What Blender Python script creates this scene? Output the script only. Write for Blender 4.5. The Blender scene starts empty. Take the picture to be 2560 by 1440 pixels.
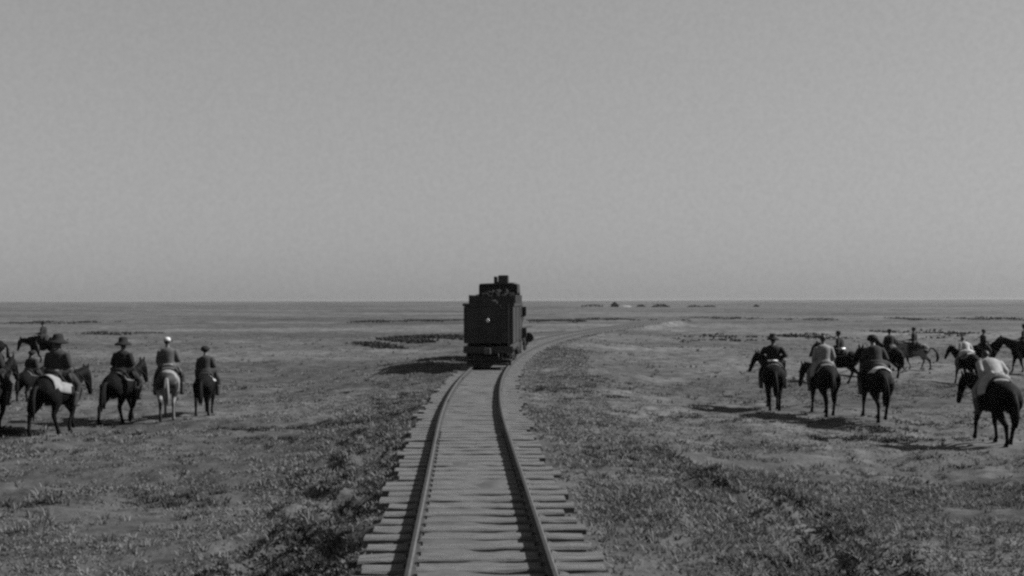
import bpy, bmesh, math, random
import numpy as np
from mathutils import Vector, Matrix

random.seed(7)
RNG = np.random.default_rng(11)
SC = bpy.context.scene
COL = SC.collection
R = math.radians

# ------------------------------------------------------------------ camera, sky, sun, exposure
F = 2800.0            # focal length in pixels of the 2560 wide photograph
CAMZ = 2.76           # eye height above the rail heads (rail heads are z = 0)
HOR = 752.0
cam = bpy.data.cameras.new('camera')
cam.sensor_width = 36.0
cam.lens = 36.0 * F / 2560.0
cam.clip_end = 20000.0
camo = bpy.data.objects.new('camera', cam)
COL.objects.link(camo)
camo.location = (0, 0, CAMZ)
camo.rotation_euler = (R(90) + math.atan((HOR - 720) / F), R(0.13), 0)
SC.camera = camo

SUN_EL, SUN_AZ = R(38), R(8)      # azimuth measured from +x (right) towards +y (away)
w = bpy.data.worlds.new('World'); SC.world = w; w.use_nodes = True
nt = w.node_tree; nt.nodes.clear()
sky = nt.nodes.new('ShaderNodeTexSky'); sky.sky_type = 'NISHITA'; sky.sun_disc = False
sky.sun_elevation = SUN_EL; sky.sun_rotation = R(90) - SUN_AZ
sky.air_density = 1.0; sky.dust_density = 0.6; sky.ozone_density = 1.0
sep = nt.nodes.new('ShaderNodeSeparateColor')          # blue-sensitive black and white film
nt.links.new(sky.outputs[0], sep.inputs[0])
tc = nt.nodes.new('ShaderNodeTexCoord')
nz = nt.nodes.new('ShaderNodeTexNoise'); nz.inputs['Scale'].default_value = 230; nz.inputs['Detail'].default_value = 6
nz.inputs['Roughness'].default_value = 0.62
nt.links.new(tc.outputs['Generated'], nz.inputs['Vector'])
mr = nt.nodes.new('ShaderNodeMapRange')
mr.inputs[1].default_value = 0.3; mr.inputs[2].default_value = 0.7
mr.inputs[3].default_value = 0.95; mr.inputs[4].default_value = 1.05
nt.links.new(nz.outputs['Fac'], mr.inputs[0])
mu = nt.nodes.new('ShaderNodeMath'); mu.operation = 'MULTIPLY'
def wmath(op, a, b):
    n = nt.nodes.new('ShaderNodeMath'); n.operation = op
    for i, v in enumerate((a, b)):
        if isinstance(v, float): n.inputs[i].default_value = v
        else: nt.links.new(v, n.inputs[i])
    return n.outputs[0]
film = wmath('ADD', wmath('MULTIPLY', sep.outputs['Blue'], 0.85), wmath('MULTIPLY', sep.outputs['Red'], 0.15))
film = wmath('MULTIPLY', wmath('POWER', film, 0.52), 1.47)      # the film's response to the sky
nt.links.new(film, mu.inputs[0]); nt.links.new(mr.outputs[0], mu.inputs[1])
bg = nt.nodes.new('ShaderNodeBackground'); bg.inputs['Strength'].default_value = 0.05
nt.links.new(mu.outputs[0], bg.inputs['Color'])
wo = nt.nodes.new('ShaderNodeOutputWorld'); nt.links.new(bg.outputs[0], wo.inputs[0])

sl = bpy.data.lights.new('sun', 'SUN'); sl.energy = 5.0; sl.angle = R(0.5); sl.color = (1, 1, 1)
so = bpy.data.objects.new('sun', sl); COL.objects.link(so)
sdir = Vector((math.cos(SUN_EL) * math.cos(SUN_AZ), math.cos(SUN_EL) * math.sin(SUN_AZ), math.sin(SUN_EL)))
so.rotation_euler = sdir.to_track_quat('Z', 'Y').to_euler()
so.location = sdir * 60

vs = SC.view_settings
SC.display_settings.display_device = 'sRGB'
vs.view_transform = 'Standard'; vs.look = 'None'; vs.gamma = 1; vs.exposure = 1.1
SC.cycles.pixel_filter_type = 'BLACKMAN_HARRIS'
SC.cycles.filter_width = 2.6
SC.cycles.use_denoising = False
SC.cycles.max_bounces = 4
SC.cycles.sample_clamp_indirect = 4

# ------------------------------------------------------------------ materials (all neutral grey: a black and white film)
MATS = {}
def mat(name, base, var=0.25, scale=8.0, rough=0.85, bump=0.0, bscale=40.0, detail=4.0, stretch=(1, 1, 1), spec=0.25, metal=0.0):
    if name in MATS: return MATS[name]
    m = bpy.data.materials.new(name); m.use_nodes = True
    t = m.node_tree; b = t.nodes['Principled BSDF']
    c = t.nodes.new('ShaderNodeTexCoord'); mp = t.nodes.new('ShaderNodeMapping')
    mp.inputs['Scale'].default_value = stretch
    t.links.new(c.outputs['Object'], mp.inputs[0])
    n = t.nodes.new('ShaderNodeTexNoise'); n.inputs['Scale'].default_value = scale; n.inputs['Detail'].default_value = detail
    t.links.new(mp.outputs[0], n.inputs['Vector'])
    r = t.nodes.new('ShaderNodeValToRGB')
    lo, hi = base * (1 - var), base * (1 + var)
    r.color_ramp.elements[0].position = 0.3; r.color_ramp.elements[0].color = (lo, lo, lo, 1)
    r.color_ramp.elements[1].position = 0.7; r.color_ramp.elements[1].color = (hi, hi, hi, 1)
    t.links.new(n.outputs['Fac'], r.inputs[0]); t.links.new(r.outputs[0], b.inputs['Base Color'])
    b.inputs['Roughness'].default_value = rough
    b.inputs['Specular IOR Level'].default_value = spec
    b.inputs['Metallic'].default_value = metal
    if bump:
        n2 = t.nodes.new('ShaderNodeTexNoise'); n2.inputs['Scale'].default_value = bscale; n2.inputs['Detail'].default_value = 3
        t.links.new(mp.outputs[0], n2.inputs['Vector'])
        bp = t.nodes.new('ShaderNodeBump'); bp.inputs['Strength'].default_value = bump; bp.inputs['Distance'].default_value = 0.02
        t.links.new(n2.outputs['Fac'], bp.inputs['Height']); t.links.new(bp.outputs[0], b.inputs['Normal'])
    MATS[name] = m
    return m

def ground_mat():
    m = bpy.data.materials.new('prairie_ground'); m.use_nodes = True
    t = m.node_tree; b = t.nodes['Principled BSDF']; b.inputs['Roughness'].default_value = 0.95
    b.inputs['Specular IOR Level'].default_value = 0.1
    c = t.nodes.new('ShaderNodeTexCoord')
    def noise(scale, detail, st=(1, 1, 1)):
        mp = t.nodes.new('ShaderNodeMapping'); mp.inputs['Scale'].default_value = st
        t.links.new(c.outputs['Object'], mp.inputs[0])
        n = t.nodes.new('ShaderNodeTexNoise'); n.inputs['Scale'].default_value = scale; n.inputs['Detail'].default_value = detail
        n.inputs['Roughness'].default_value = 0.6
        t.links.new(mp.outputs[0], n.inputs['Vector']); return n.outputs['Fac']
    def rng(s, a, b_, lo, hi):
        r = t.nodes.new('ShaderNodeMapRange'); r.inputs[1].default_value = a; r.inputs[2].default_value = b_
        r.inputs[3].default_value = lo; r.inputs[4].default_value = hi; t.links.new(s, r.inputs[0]); return r.outputs[0]
    def mul(a, b_):
        x = t.nodes.new('ShaderNodeMath'); x.operation = 'MULTIPLY'; t.links.new(a, x.inputs[0]); t.links.new(b_, x.inputs[1]); return x.outputs[0]
    fine = rng(noise(1.8, 7), 0.34, 0.66, 0.58, 1.42)            # tufts and bare soil
    mid = rng(noise(0.26, 5), 0.35, 0.65, 0.76, 1.24)
    far = rng(noise(0.05, 5, (0.35, 1, 1)), 0.36, 0.64, 0.66, 1.32)   # broad swathes of different grass
    big = rng(noise(0.012, 5, (0.3, 1, 1)), 0.38, 0.62, 0.74, 1.26)
    v = mul(mul(fine, mid), mul(far, big))
    base = t.nodes.new('ShaderNodeMath'); base.operation = 'MULTIPLY'; base.inputs[1].default_value = GROUND_ALB
    t.links.new(v, base.inputs[0])
    cc = t.nodes.new('ShaderNodeCombineColor')
    for i in range(3): t.links.new(base.outputs[0], cc.inputs[i])
    t.links.new(cc.outputs[0], b.inputs['Base Color'])
    n2 = noise(9, 5)
    bp = t.nodes.new('ShaderNodeBump'); bp.inputs['Strength'].default_value = 0.7; bp.inputs['Distance'].default_value = 0.06
    t.links.new(n2, bp.inputs['Height']); t.links.new(bp.outputs[0], b.inputs['Normal'])
    return m
GROUND_ALB = 0.055
HAZE = 0.00010

# ------------------------------------------------------------------ naming and linking
def tag(o, label=None, cat=None, group=None, kind=None):
    if label: o['label'] = label
    if cat: o['category'] = cat
    if group: o['group'] = group
    if kind: o['kind'] = kind
    return o
def empty(name, loc=(0, 0, 0), rz=0.0):
    o = bpy.data.objects.new(name, None); COL.objects.link(o)
    o.location = loc; o.rotation_euler = (0, 0, rz); o.empty_display_size = 0.3
    return o
def link(name, me, m, parent=None, smooth=True):
    if m is not None:
        me.materials.clear(); me.materials.append(m)
    if smooth:
        me.polygons.foreach_set('use_smooth', [True] * len(me.polygons))
    o = bpy.data.objects.new(name, me); COL.objects.link(o)
    if parent: o.parent = parent
    return o
def from_bm(name, bm, m, parent=None, smooth=False, bevel=0.0):
    if bevel:
        bmesh.ops.bevel(bm, geom=[e for e in bm.edges if len(e.link_faces) == 2 and e.calc_face_angle(0) > 0.6], offset=bevel, segments=2, affect='EDGES', clamp_overlap=True)
    bmesh.ops.recalc_face_normals(bm, faces=bm.faces)
    me = bpy.data.meshes.new(name); bm.to_mesh(me); bm.free()
    return link(name, me, m, parent, smooth)
def voxel(bm, size, smooth=3):
    """join overlapping shapes into one continuous skin"""
    bmesh.ops.recalc_face_normals(bm, faces=bm.faces)
    me = bpy.data.meshes.new('tmp'); bm.to_mesh(me); bm.free()
    o = bpy.data.objects.new('tmp', me); COL.objects.link(o)
    r = o.modifiers.new('r', 'REMESH'); r.mode = 'VOXEL'; r.voxel_size = size
    if smooth:
        s = o.modifiers.new('s', 'SMOOTH'); s.factor = 0.5; s.iterations = smooth
    dg = bpy.context.evaluated_depsgraph_get()
    out = bpy.data.meshes.new_from_object(o.evaluated_get(dg))
    bpy.data.objects.remove(o); bpy.data.meshes.remove(me)
    return out

# ------------------------------------------------------------------ shape helpers
def add_box(bm, c, s, rot=None):
    m = Matrix.Translation(c)
    if rot is not None: m = m @ rot
    return bmesh.ops.create_cube(bm, size=1.0, matrix=m @ Matrix.Diagonal((s[0], s[1], s[2], 1)))['verts']
def add_cyl(bm, a, b, r1, r2=None, seg=16):
    a, b = Vector(a), Vector(b); d = b - a
    q = d.to_track_quat('Z', 'Y').to_matrix().to_4x4()
    bmesh.ops.create_cone(bm, cap_ends=True, segments=seg, radius1=r1, radius2=r1 if r2 is None else r2, depth=d.length,
                          matrix=Matrix.Translation((a + b) / 2) @ q)
def add_ball(bm, c, r, u=12, v=8):
    s = r if hasattr(r, '__len__') else (r, r, r)
    bmesh.ops.create_uvsphere(bm, u_segments=u, v_segments=v, radius=1.0, matrix=Matrix.Translation(c) @ Matrix.Diagonal((s[0], s[1], s[2], 1)))
def loft(bm, pts, rad, seg=14, cap=True):
    """tube through pts; rad = radius or (side radius, up radius) per point, rounded ends"""
    pts = [Vector(p) for p in pts]
    rad = [(r, r) if not hasattr(r, '__len__') else r for r in rad]
    n = len(pts); rings = []
    for i in range(n):
        t = (pts[min(i + 1, n - 1)] - pts[max(i - 1, 0)]).normalized()
        ref = Vector((1, 0, 0)) if abs(t.x) < 0.85 else Vector((0, 1, 0))
        s = (ref - t * ref.dot(t)).normalized(); u = t.cross(s)
        ring = []
        for k in range(seg):
            a = 2 * math.pi * k / seg
            ring.append(bm.verts.new(pts[i] + s * (math.cos(a) * rad[i][0]) + u * (math.sin(a) * rad[i][1])))
        rings.append(ring)
    for i in range(n - 1):
        for k in range(seg):
            bm.faces.new((rings[i][k], rings[i][(k + 1) % seg], rings[i + 1][(k + 1) % seg], rings[i + 1][k]))
    if cap:
        for ring, p, q, rr in ((rings[0], pts[0], pts[1], rad[0]), (rings[-1], pts[-1], pts[-2], rad[-1])):
            d = (p - q).normalized() * min(rr) * 0.6
            v = bm.verts.new(p + d)
            for k in range(seg): bm.faces.new((ring[k], ring[(k + 1) % seg], v))
def lathe(bm, prof, c=(0, 0, 0), seg=28, sx=1.0, sy=1.0):
    c = Vector(c); rings = []
    for r, z in prof:
        rings.append([bm.verts.new(c + Vector((r * sx * math.cos(2 * math.pi * k / seg), r * sy * math.sin(2 * math.pi * k / seg), z))) for k in range(seg)])
    for i in range(len(rings) - 1):
        for k in range(seg):
            bm.faces.new((rings[i][k], rings[i][(k + 1) % seg], rings[i + 1][(k + 1) % seg], rings[i + 1][k]))
    bm.faces.new(rings[0][::-1]); bm.faces.new(rings[-1])

# ------------------------------------------------------------------ terrain
def vnoise(x, y, seed=0):
    xi = np.floor(x).astype(np.int64); yi = np.floor(y).astype(np.int64)
    fx = x - xi; fy = y - yi
    fx = fx * fx * fx * (fx * (fx * 6 - 15) + 10); fy = fy * fy * fy * (fy * (fy * 6 - 15) + 10)
    def h(a, b):
        n = (a * 374761393 + b * 668265263 + seed * 974634777) & 0x7fffffff
        n = ((n ^ (n >> 13)) * 1274126177) & 0x7fffffff
        n = (n ^ (n >> 16)) & 0xffff
        return n / 32767.5 - 1.0
    a = h(xi, yi); b = h(xi + 1, yi); c = h(xi, yi + 1); d = h(xi + 1, yi + 1)
    return (a + (b - a) * fx) + ((c + (d - c) * fx) - (a + (b - a) * fx)) * fy
def sstep(a, b, v):
    t = np.clip((v - a) / (b - a), 0, 1); return t * t * (3 - 2 * t)
Y0, SL, KC, Y1 = 24.0, -0.0435, 0.00175, 110.0
def cx(y):
    y = np.asarray(y, float)
    d = np.clip(y - Y0, 0, Y1 - Y0)
    base = -0.865 + SL * (np.minimum(y, Y1) - Y0) + KC * d * d
    return base + np.maximum(y - Y1, 0) * (SL + 2 * KC * (Y1 - Y0))
def cslope(y):
    return SL + 2 * KC * min(max(y - Y0, 0), Y1 - Y0)
PLAIN = -0.75
def height(x, y):
    x = np.asarray(x, float); y = np.asarray(y, float)
    u = (x - cx(y)) / np.sqrt(1 + (SL + 2 * KC * np.clip(y - Y0, 0, Y1 - Y0)) ** 2)
    au = np.abs(u)
    dist = np.maximum(np.hypot(x, y), 1)
    n1 = vnoise(x / 0.55, y / 0.55, 1) * 0.048 + vnoise(x / 0.27, y / 0.27, 2) * 0.022
    n2 = vnoise(x / 1.7, y / 1.7, 3) * 0.075 + vnoise(x / 4.2 + 7, y / 4.2, 4) * 0.10
    n3 = vnoise(x / 37, y / 37, 5) * 0.16 * sstep(25, 80, dist) + vnoise(x / 160, y / 110, 6) * 0.7 * sstep(90, 400, dist)
    plain = PLAIN + n1 * (1 - sstep(45, 90, dist)) + n2 + n3
    # the riders on the left stand on a low terrace that breaks down towards the line
    e = (x + 9.9) * (-0.82) + (y - 26.3) * 0.57 + vnoise(x / 2.5, y / 2.5, 9) * 0.5
    plain = plain + 0.0 * e
    clod = sstep(1.3, 1.9, -u) * (1 - sstep(2.6, 4.2, -u)) * (1 - sstep(20, 36, y)) + 0.9 * sstep(3.2, 4.6, u + (y - 15) * .08) * (1 - sstep(5.2, 6.6, u + (y - 15) * .08)) * (1 - sstep(17, 24, y))
    plain = plain + clod * (np.maximum(vnoise(x / 0.42, y / 0.5, 41), -.25) * 0.25 + vnoise(x / 0.2, y / 0.22, 42) * 0.09)
    plain = plain + 0.30 * np.exp(-((u + 4.5) / 3.2) ** 2 - ((y - 50) / 9) ** 2)
    plain = plain + vnoise(x / 900, y / 650, 8) * 4.5 * sstep(700, 2500, dist)
    left = sstep(1.9, 4.2, -u) * (1 - sstep(4.5, 8, -u))
    plain = plain - 0.16 * left * (1 - sstep(20, 34, y))
    right = sstep(4, 7, u) * (1 - sstep(8, 12, u)) * (1 - sstep(24, 32, y))
    plain = plain - 0.10 * right
    top = -0.235 + vnoise(x / 0.35, y / 0.35, 21) * 0.03 + vnoise(x / 1.1, y / 2.3, 22) * 0.03
    us = np.where(u > 0, (au - 1.14) / 2.0, (au - 1.14) / 1.15) + vnoise(x / 1.3, y / 1.3, 23) * 0.16
    k = sstep(0, 1, us)
    plain = plain + np.where(u > 0, 0.44, 0.34) * (1 - sstep(2.2, 7.5, au)) * np.where(u > 0, 1.0, sstep(17, 34, y)) * (1 - sstep(60, 150, y))
    fade = 1 - sstep(150, 260, y)
    return plain * (1 - (1 - k) * fade) + top * (1 - k) * fade
def gz(x, y): return float(height(np.array([x]), np.array([y]))[0])

ys = np.concatenate([np.arange(-60, 3, 1.5), 3 * np.exp(np.arange(0, 1050) * (math.log(9000 / 3) / 1049))])
NT = 700
tt = np.linspace(-1, 1, NT)
hw = 12 + 0.95 * np.maximum(ys, 0)
X = tt[None, :] * hw[:, None]; Yg = np.repeat(ys[:, None], NT, 1)
Z = height(X, Yg)
verts = np.stack([X, Yg, Z], -1).reshape(-1, 3)
ii = np.arange(len(ys) - 1)[:, None] * NT + np.arange(NT - 1)[None, :]
quads = np.stack([ii, ii + 1, ii + NT + 1, ii + NT], -1).reshape(-1, 4)
def np_mesh(name, verts, faces):
    me = bpy.data.meshes.new(name); k = faces.shape[1]
    me.vertices.add(len(verts)); me.vertices.foreach_set('co', verts.astype(np.float32).ravel())
    me.loops.add(faces.size); me.loops.foreach_set('vertex_index', faces.astype(np.int32).ravel())
    me.polygons.add(len(faces)); me.polygons.foreach_set('loop_start', np.arange(0, faces.size, k, dtype=np.int32))
    me.update(calc_edges=True); me.validate()
    return me
ground = link('ground', np_mesh('ground', verts, quads), ground_mat())
tag(ground, 'rough grey prairie ground running flat to the horizon', 'ground', kind='structure')

def at(px, py, lift=0.0):
    """point of the terrain under a pixel of the photograph"""
    dx, dz = (px - 1280) / F, (HOR - py) / F
    d = -(CAMZ - PLAIN) / dz
    for _ in range(12):
        d = (gz(dx * d, d) - CAMZ) / dz
    return Vector((dx * d, d, gz(dx * d, d) + lift))

# ------------------------------------------------------------------ grass, weeds (uncountable)
def leafy(name, base, var, scale):
    m = mat(name, base, var, scale, 0.9, detail=6)
    t = m.node_tree; b = t.nodes['Principled BSDF']; o = t.nodes['Material Output']
    tr = t.nodes.new('ShaderNodeBsdfTranslucent'); mx = t.nodes.new('ShaderNodeMixShader'); mx.inputs[0].default_value = 0.27
    t.links.new(b.inputs['Base Color'].links[0].from_socket, tr.inputs['Color'])
    t.links.new(b.outputs[0], mx.inputs[1]); t.links.new(tr.outputs[0], mx.inputs[2]); t.links.new(mx.outputs[0], o.inputs['Surface'])
    return m
def tufts(name, pos, hgt, wid, nb, spread, m, lean=0.6):
    n = len(pos)
    P = np.repeat(pos, nb, 0); H = np.repeat(hgt, nb) * RNG.uniform(0.55, 1.1, n * nb); W = np.repeat(wid, nb) * RNG.uniform(0.6, 1.4, n * nb)
    a = RNG.uniform(0, 2 * math.pi, n * nb); rr = np.sqrt(RNG.uniform(0, 1, n * nb)) * np.repeat(np.broadcast_to(spread, (n,)), nb)
    bx = P[:, 0] + np.cos(a) * rr; by = P[:, 1] + np.sin(a) * rr
    bz = height(bx, by) - 0.015
    la = a + RNG.normal(0, 0.8, n * nb); ll = RNG.uniform(0.1, 1, n * nb) * lean * H
    ta = RNG.uniform(0, math.pi, n * nb)
    ex, ey = np.cos(ta) * W / 2, np.sin(ta) * W / 2
    mx, my = bx + np.cos(la) * ll * 0.35, by + np.sin(la) * ll * 0.35
    V = np.stack([np.stack([bx - ex, by - ey, bz], -1), np.stack([bx + ex, by + ey, bz], -1),
                  np.stack([mx + ex * .8, my + ey * .8, bz + H * .6], -1), np.stack([mx - ex * .8, my - ey * .8, bz + H * .6], -1),
                  np.stack([bx + np.cos(la) * ll, by + np.sin(la) * ll, bz + H], -1)], 1)
    V = V.reshape(-1, 3)
    b = np.arange(n * nb) * 5
    faces = np.concatenate([np.stack([b, b + 1, b + 2], -1), np.stack([b, b + 2, b + 3], -1), np.stack([b + 3, b + 2, b + 4], -1)])
    me = np_mesh(name, V, faces)
    return link(name, me, m, smooth=False)
def wedge(n, d0, d1, tmax=0.56):
    d = np.sqrt(RNG.uniform(d0 * d0, d1 * d1, n)); t = RNG.uniform(-tmax, tmax, n)
    return np.stack([t * d + np.sign(t) * 1.0, d], -1)
def offtrack(p, lim=1.35):
    return np.abs(p[:, 0] - cx(p[:, 1])) > lim
GRASS = leafy('dry_grass', 0.094, 0.28, 0.9)
p = np.concatenate([wedge(16000, 7, 22), wedge(22000, 20, 48), wedge(9000, 42, 85), wedge(9000, 60, 170)])
p = p[offtrack(p, 1.30) | (p[:, 1] > 64)]
yy_ = RNG.uniform(7, 70, 9000); uu_ = RNG.uniform(1.42, 4.2, 9000) * np.where(RNG.uniform(0, 1, 9000) < .5, -1, 1)
verge = np.stack([cx(yy_) + uu_, yy_], -1)
dens = vnoise(p[:, 0] / 1.6, p[:, 1] / 1.6, 31) + 0.5 * vnoise(p[:, 0] / 5, p[:, 1] / 5, 32)
p = p[dens + RNG.uniform(-0.55, 0.55, len(p)) > -0.20]
yy_ = RNG.uniform(60, 150, 3500); uu_ = RNG.uniform(-1.7, 1.7, 3500)
p = np.concatenate([p, verge, np.stack([cx(yy_) + uu_, yy_], -1)])
# trampled, nearly bare ground round and beside the horses
for px_, py_ in ((-16, 1080), (147, 1082), (308, 1056), (422, 1045), (516, 1037), (1932, 1026), (1840, 1020), (1760, 1010), (2058, 1035), (2188, 1050), (2488, 1112), (2390, 1105)):
    c_ = at(px_, py_)
    k_ = np.exp(-((p[:, 0] - c_.x) / 1.5) ** 2 - ((p[:, 1] - c_.y) / 2.0) ** 2)
    p = p[RNG.uniform(0, 1, len(p)) > k_ * .9]
p = p[RNG.uniform(0, 1, len(p)) > sstep(70, 175, p[:, 1])]; dd = p[:, 1]
hg = RNG.uniform(0.035, 0.095, len(p)) * (1 - .3 * sstep(24, 36, dd)) * (1 + 0.5 * np.clip(vnoise(p[:, 0] / 3, p[:, 1] / 3, 33), -0.5, 1))
g = tufts('grass', p, hg, 0.018 + dd * 0.0008, 8, 0.12 + dd * 0.002, GRASS, 1.5)
tag(g, 'short dry grass tufts over the prairie', 'grass', kind='stuff')
# a sprinkling of taller, paler bunch grass
q = np.concatenate([wedge(700, 9, 26), wedge(900, 24, 60), wedge(700, 55, 110)])
q = q[offtrack(q, 2.0)]
q = q[vnoise(q[:, 0] / 2.6, q[:, 1] / 2.6, 51) + RNG.uniform(-.5, .5, len(q)) > 0]
gs = tufts('bunch_grass', q, RNG.uniform(0.10, 0.20, len(q)), 0.012 + q[:, 1] * 0.0006, 12, 0.07, leafy('pale_bunch_grass', 0.12, 0.3, 1.5), 0.9)
tag(gs, 'taller pale tufts of bunch grass among the short grass', 'grass', kind='stuff')
# dark weeds: the bank left of the track, a patch on the right, bands far off
WEED = leafy('dark_weeds', 0.020, 0.5, 3.0)
sp = []
def patch(px, py, n, sx, sy, ang=0.0):
    c = at(px, py)
    q = RNG.normal(0, 1, (n, 2)) * (sx, sy)
    ca, sa = math.cos(ang), math.sin(ang)
    sp.append(np.stack([c.x + q[:, 0] * ca - q[:, 1] * sa, c.y + q[:, 0] * sa + q[:, 1] * ca], -1))
for y in np.arange(10.5, 19, 0.22):            # left bank
    n = int(7 * (1 - abs(y - 13.5) / 7.5)) + 1
    for _ in range(n):
        sp.append(np.array([[cx(y) - RNG.uniform(1.6, 2.9) - 0.04 * RNG.normal(), y + RNG.uniform(-.1, .1)]]))
for y in np.arange(19, 38, 0.35):
    for _ in range(2): sp.append(np.array([[cx(y) - RNG.uniform(1.7, 3.2), y]]))
wsp = wedge(420, 10, 45); sp.append(wsp[vnoise(wsp[:, 0] / 4, wsp[:, 1] / 4, 71) > -.15])
patch(560, 1425, 12, .35, .3)
for px, py, n, sx, sy in ((2070, 1320, 20, .35, .5), (2000, 1270, 14, .4, .4), (1950, 1240, 8, .5, .4), (2130, 1370, 16, .4, .4), (1740, 1185, 8, .4, .15),
                          (1800, 1225, 6, .3, .3), (2180, 1430, 10, .4, .3), (2030, 1400, 10, .5, .3), (1600, 1140, 14, .7, .8), (2210, 1105, 22, 1.2, .3),
                          (2170, 1075, 10, .5, .2), (1390, 975, 20, .8, 1.6), (1460, 945, 12, .8, 1.2), (800, 1060, 10, .5, .3), (1000, 1035, 16, .25, 1.0),
                          (75, 1258, 5, .2, .1), (480, 1250, 8, .5, .1), (590, 1075, 14, .6, .3), (700, 1100, 10, .8, .4), (850, 1050, 10, .4, .4), (20, 1085, 14, .3, .3)):
    patch(px, py, int(n * 1.7), sx, sy)
sp = np.concatenate(sp)
sp = sp[np.abs(sp[:, 0] - cx(sp[:, 1])) > 1.5]
sp = np.repeat(sp, 3, 0) + RNG.normal(0, .16, (3 * len(sp), 2)); sp = sp[np.abs(sp[:, 0] - cx(sp[:, 1])) > 1.5]
g2 = tufts('weeds', sp, RNG.uniform(0.04, 0.12, len(sp)), np.full(len(sp), 0.028), 12, 0.12, WEED, 1.6)
tag(g2, 'dark weed clumps on the bank and scattered in the grass', 'weeds', kind='stuff')
sp = []
def band(x0, x1, py, n, sy, ang=0.0):
    a, b = at(x0, py), at(x1, py)
    t = RNG.uniform(0, 1, n)
    sp.append(np.stack([a.x + (b.x - a.x) * t, a.y + RNG.normal(0, sy, n) + (t - .5) * ang], -1))
band(900, 1110, 803, 130, 7); band(1000, 1180, 802, 60, 5); band(1330, 1450, 802, 170, 7); band(1450, 1580, 800, 70, 8)
band(1640, 1720, 802, 60, 6); band(1720, 1880, 797, 60, 8); band(885, 1010, 862, 70, .9, -10); band(960, 1065, 855, 70, .9, -9); band(1010, 1165, 845, 120, 1.4)
band(40, 260, 803, 70, 7); band(1700, 1900, 846, 16, 5); band(1950, 2060, 843, 30, 3)
band(2200, 2420, 836, 30, 5); band(2420, 2540, 800, 50, 6); band(2250, 2330, 800, 40, 6); band(1950, 2100, 800, 30, 6); band(200, 420, 830, 30, 3)
sp = np.concatenate(sp)
g3 = tufts('scrub', sp, RNG.uniform(0.10, 0.30, len(sp)), np.full(len(sp), 0.2), 14, 1.1, leafy('dark_scrub', 0.020, 0.4, 0.8), 1.4)
tag(g3, 'bands of low dark scrub far out across the prairie', 'scrub', kind='stuff')

# ------------------------------------------------------------------ railway track
TIE = mat('weathered_tie_wood', 0.074, 0.42, 3.0, 0.9, 0.5, 60, 6, (1, 9, 9))
STEEL = mat('rail_steel', 0.014, 0.35, 5, 0.7, 0.2, 50, 4, (1, 1, 1), 0.3)
LIT_EDGE = mat('lit_rail_edge', 0.06, 0.3, 6, 0.45, 0.1, 50, 4, (1, 1, 1), 0.5)
track = empty('railway_track', (0, 0, 0))
tag(track, 'single railway track of steel rails on rough wooden ties curving to the right', 'railway track')
RAILTOP = 0.0
def rail_mesh(side):
    prof = [(-.055, -.155), (.055, -.155), (.055, -.140), (.012, -.12), (.010, -.045), (.030, -.032), (.030, -.004), (.012, 0), (-.024, 0), (-.030, -.004), (-.030, -.032), (-.010, -.045), (-.012, -.12), (-.055, -.140)]
    yy = np.concatenate([np.arange(-20, 120, 0.75), np.arange(120, 200, 3.0)])
    bm = bmesh.new(); rings = []
    for y in yy:
        s = cslope(y); nn = Vector((1, -s, 0)).normalized()
        c = Vector((float(cx(y)), y, 0)) + nn * (side * 0.7505)
        rings.append([bm.verts.new(c + nn * a + Vector((0, 0, b))) for a, b in prof])
    k = len(prof)
    for i in range(len(rings) - 1):
        for j in range(k):
            bm.faces.new((rings[i][j], rings[i][(j + 1) % k], rings[i + 1][(j + 1) % k], rings[i + 1][j]))
    bm.faces.new(rings[0][::-1]); bm.faces.new(rings[-1])
    return bm
def splice(side, y):
    s = cslope(y); nn = Vector((1, -s, 0)).normalized(); tdir = Vector((s, 1, 0)).normalized()
    rot = Matrix((nn, tdir, Vector((0, 0, 1)))).transposed().to_4x4()
    bm = bmesh.new()
    c = Vector((float(cx(y)), y, 0)) + nn * (side * 0.7505)
    for q in (-1, 1):
        add_box(bm, c + nn * (q * .025) + Vector((0, 0, -.072)), (.018, .62, .055), rot)
        for t in (-.22, -.08, .08, .22):
            add_cyl(bm, c + nn * (q * .03) + tdir * t + Vector((0, 0, -.07)), c + nn * (q * .052) + tdir * t + Vector((0, 0, -.07)), .014, seg=8)
    return bm
for side in (-1, 1):
    r_ = from_bm('rail', rail_mesh(side), STEEL, track)
    r_.data.materials.append(LIT_EDGE)
    for f in r_.data.polygons:      # polished edge kept to the sun side, its lit stripe painted paler
        if f.index % 14 in (5, 6): f.material_index = 1
    for y in ((13.6, 22.8, 32.0, 41.2) if side < 0 else (17.4, 26.6, 35.8)):
        from_bm('rail_joint', splice(side, y), STEEL, r_)
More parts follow.
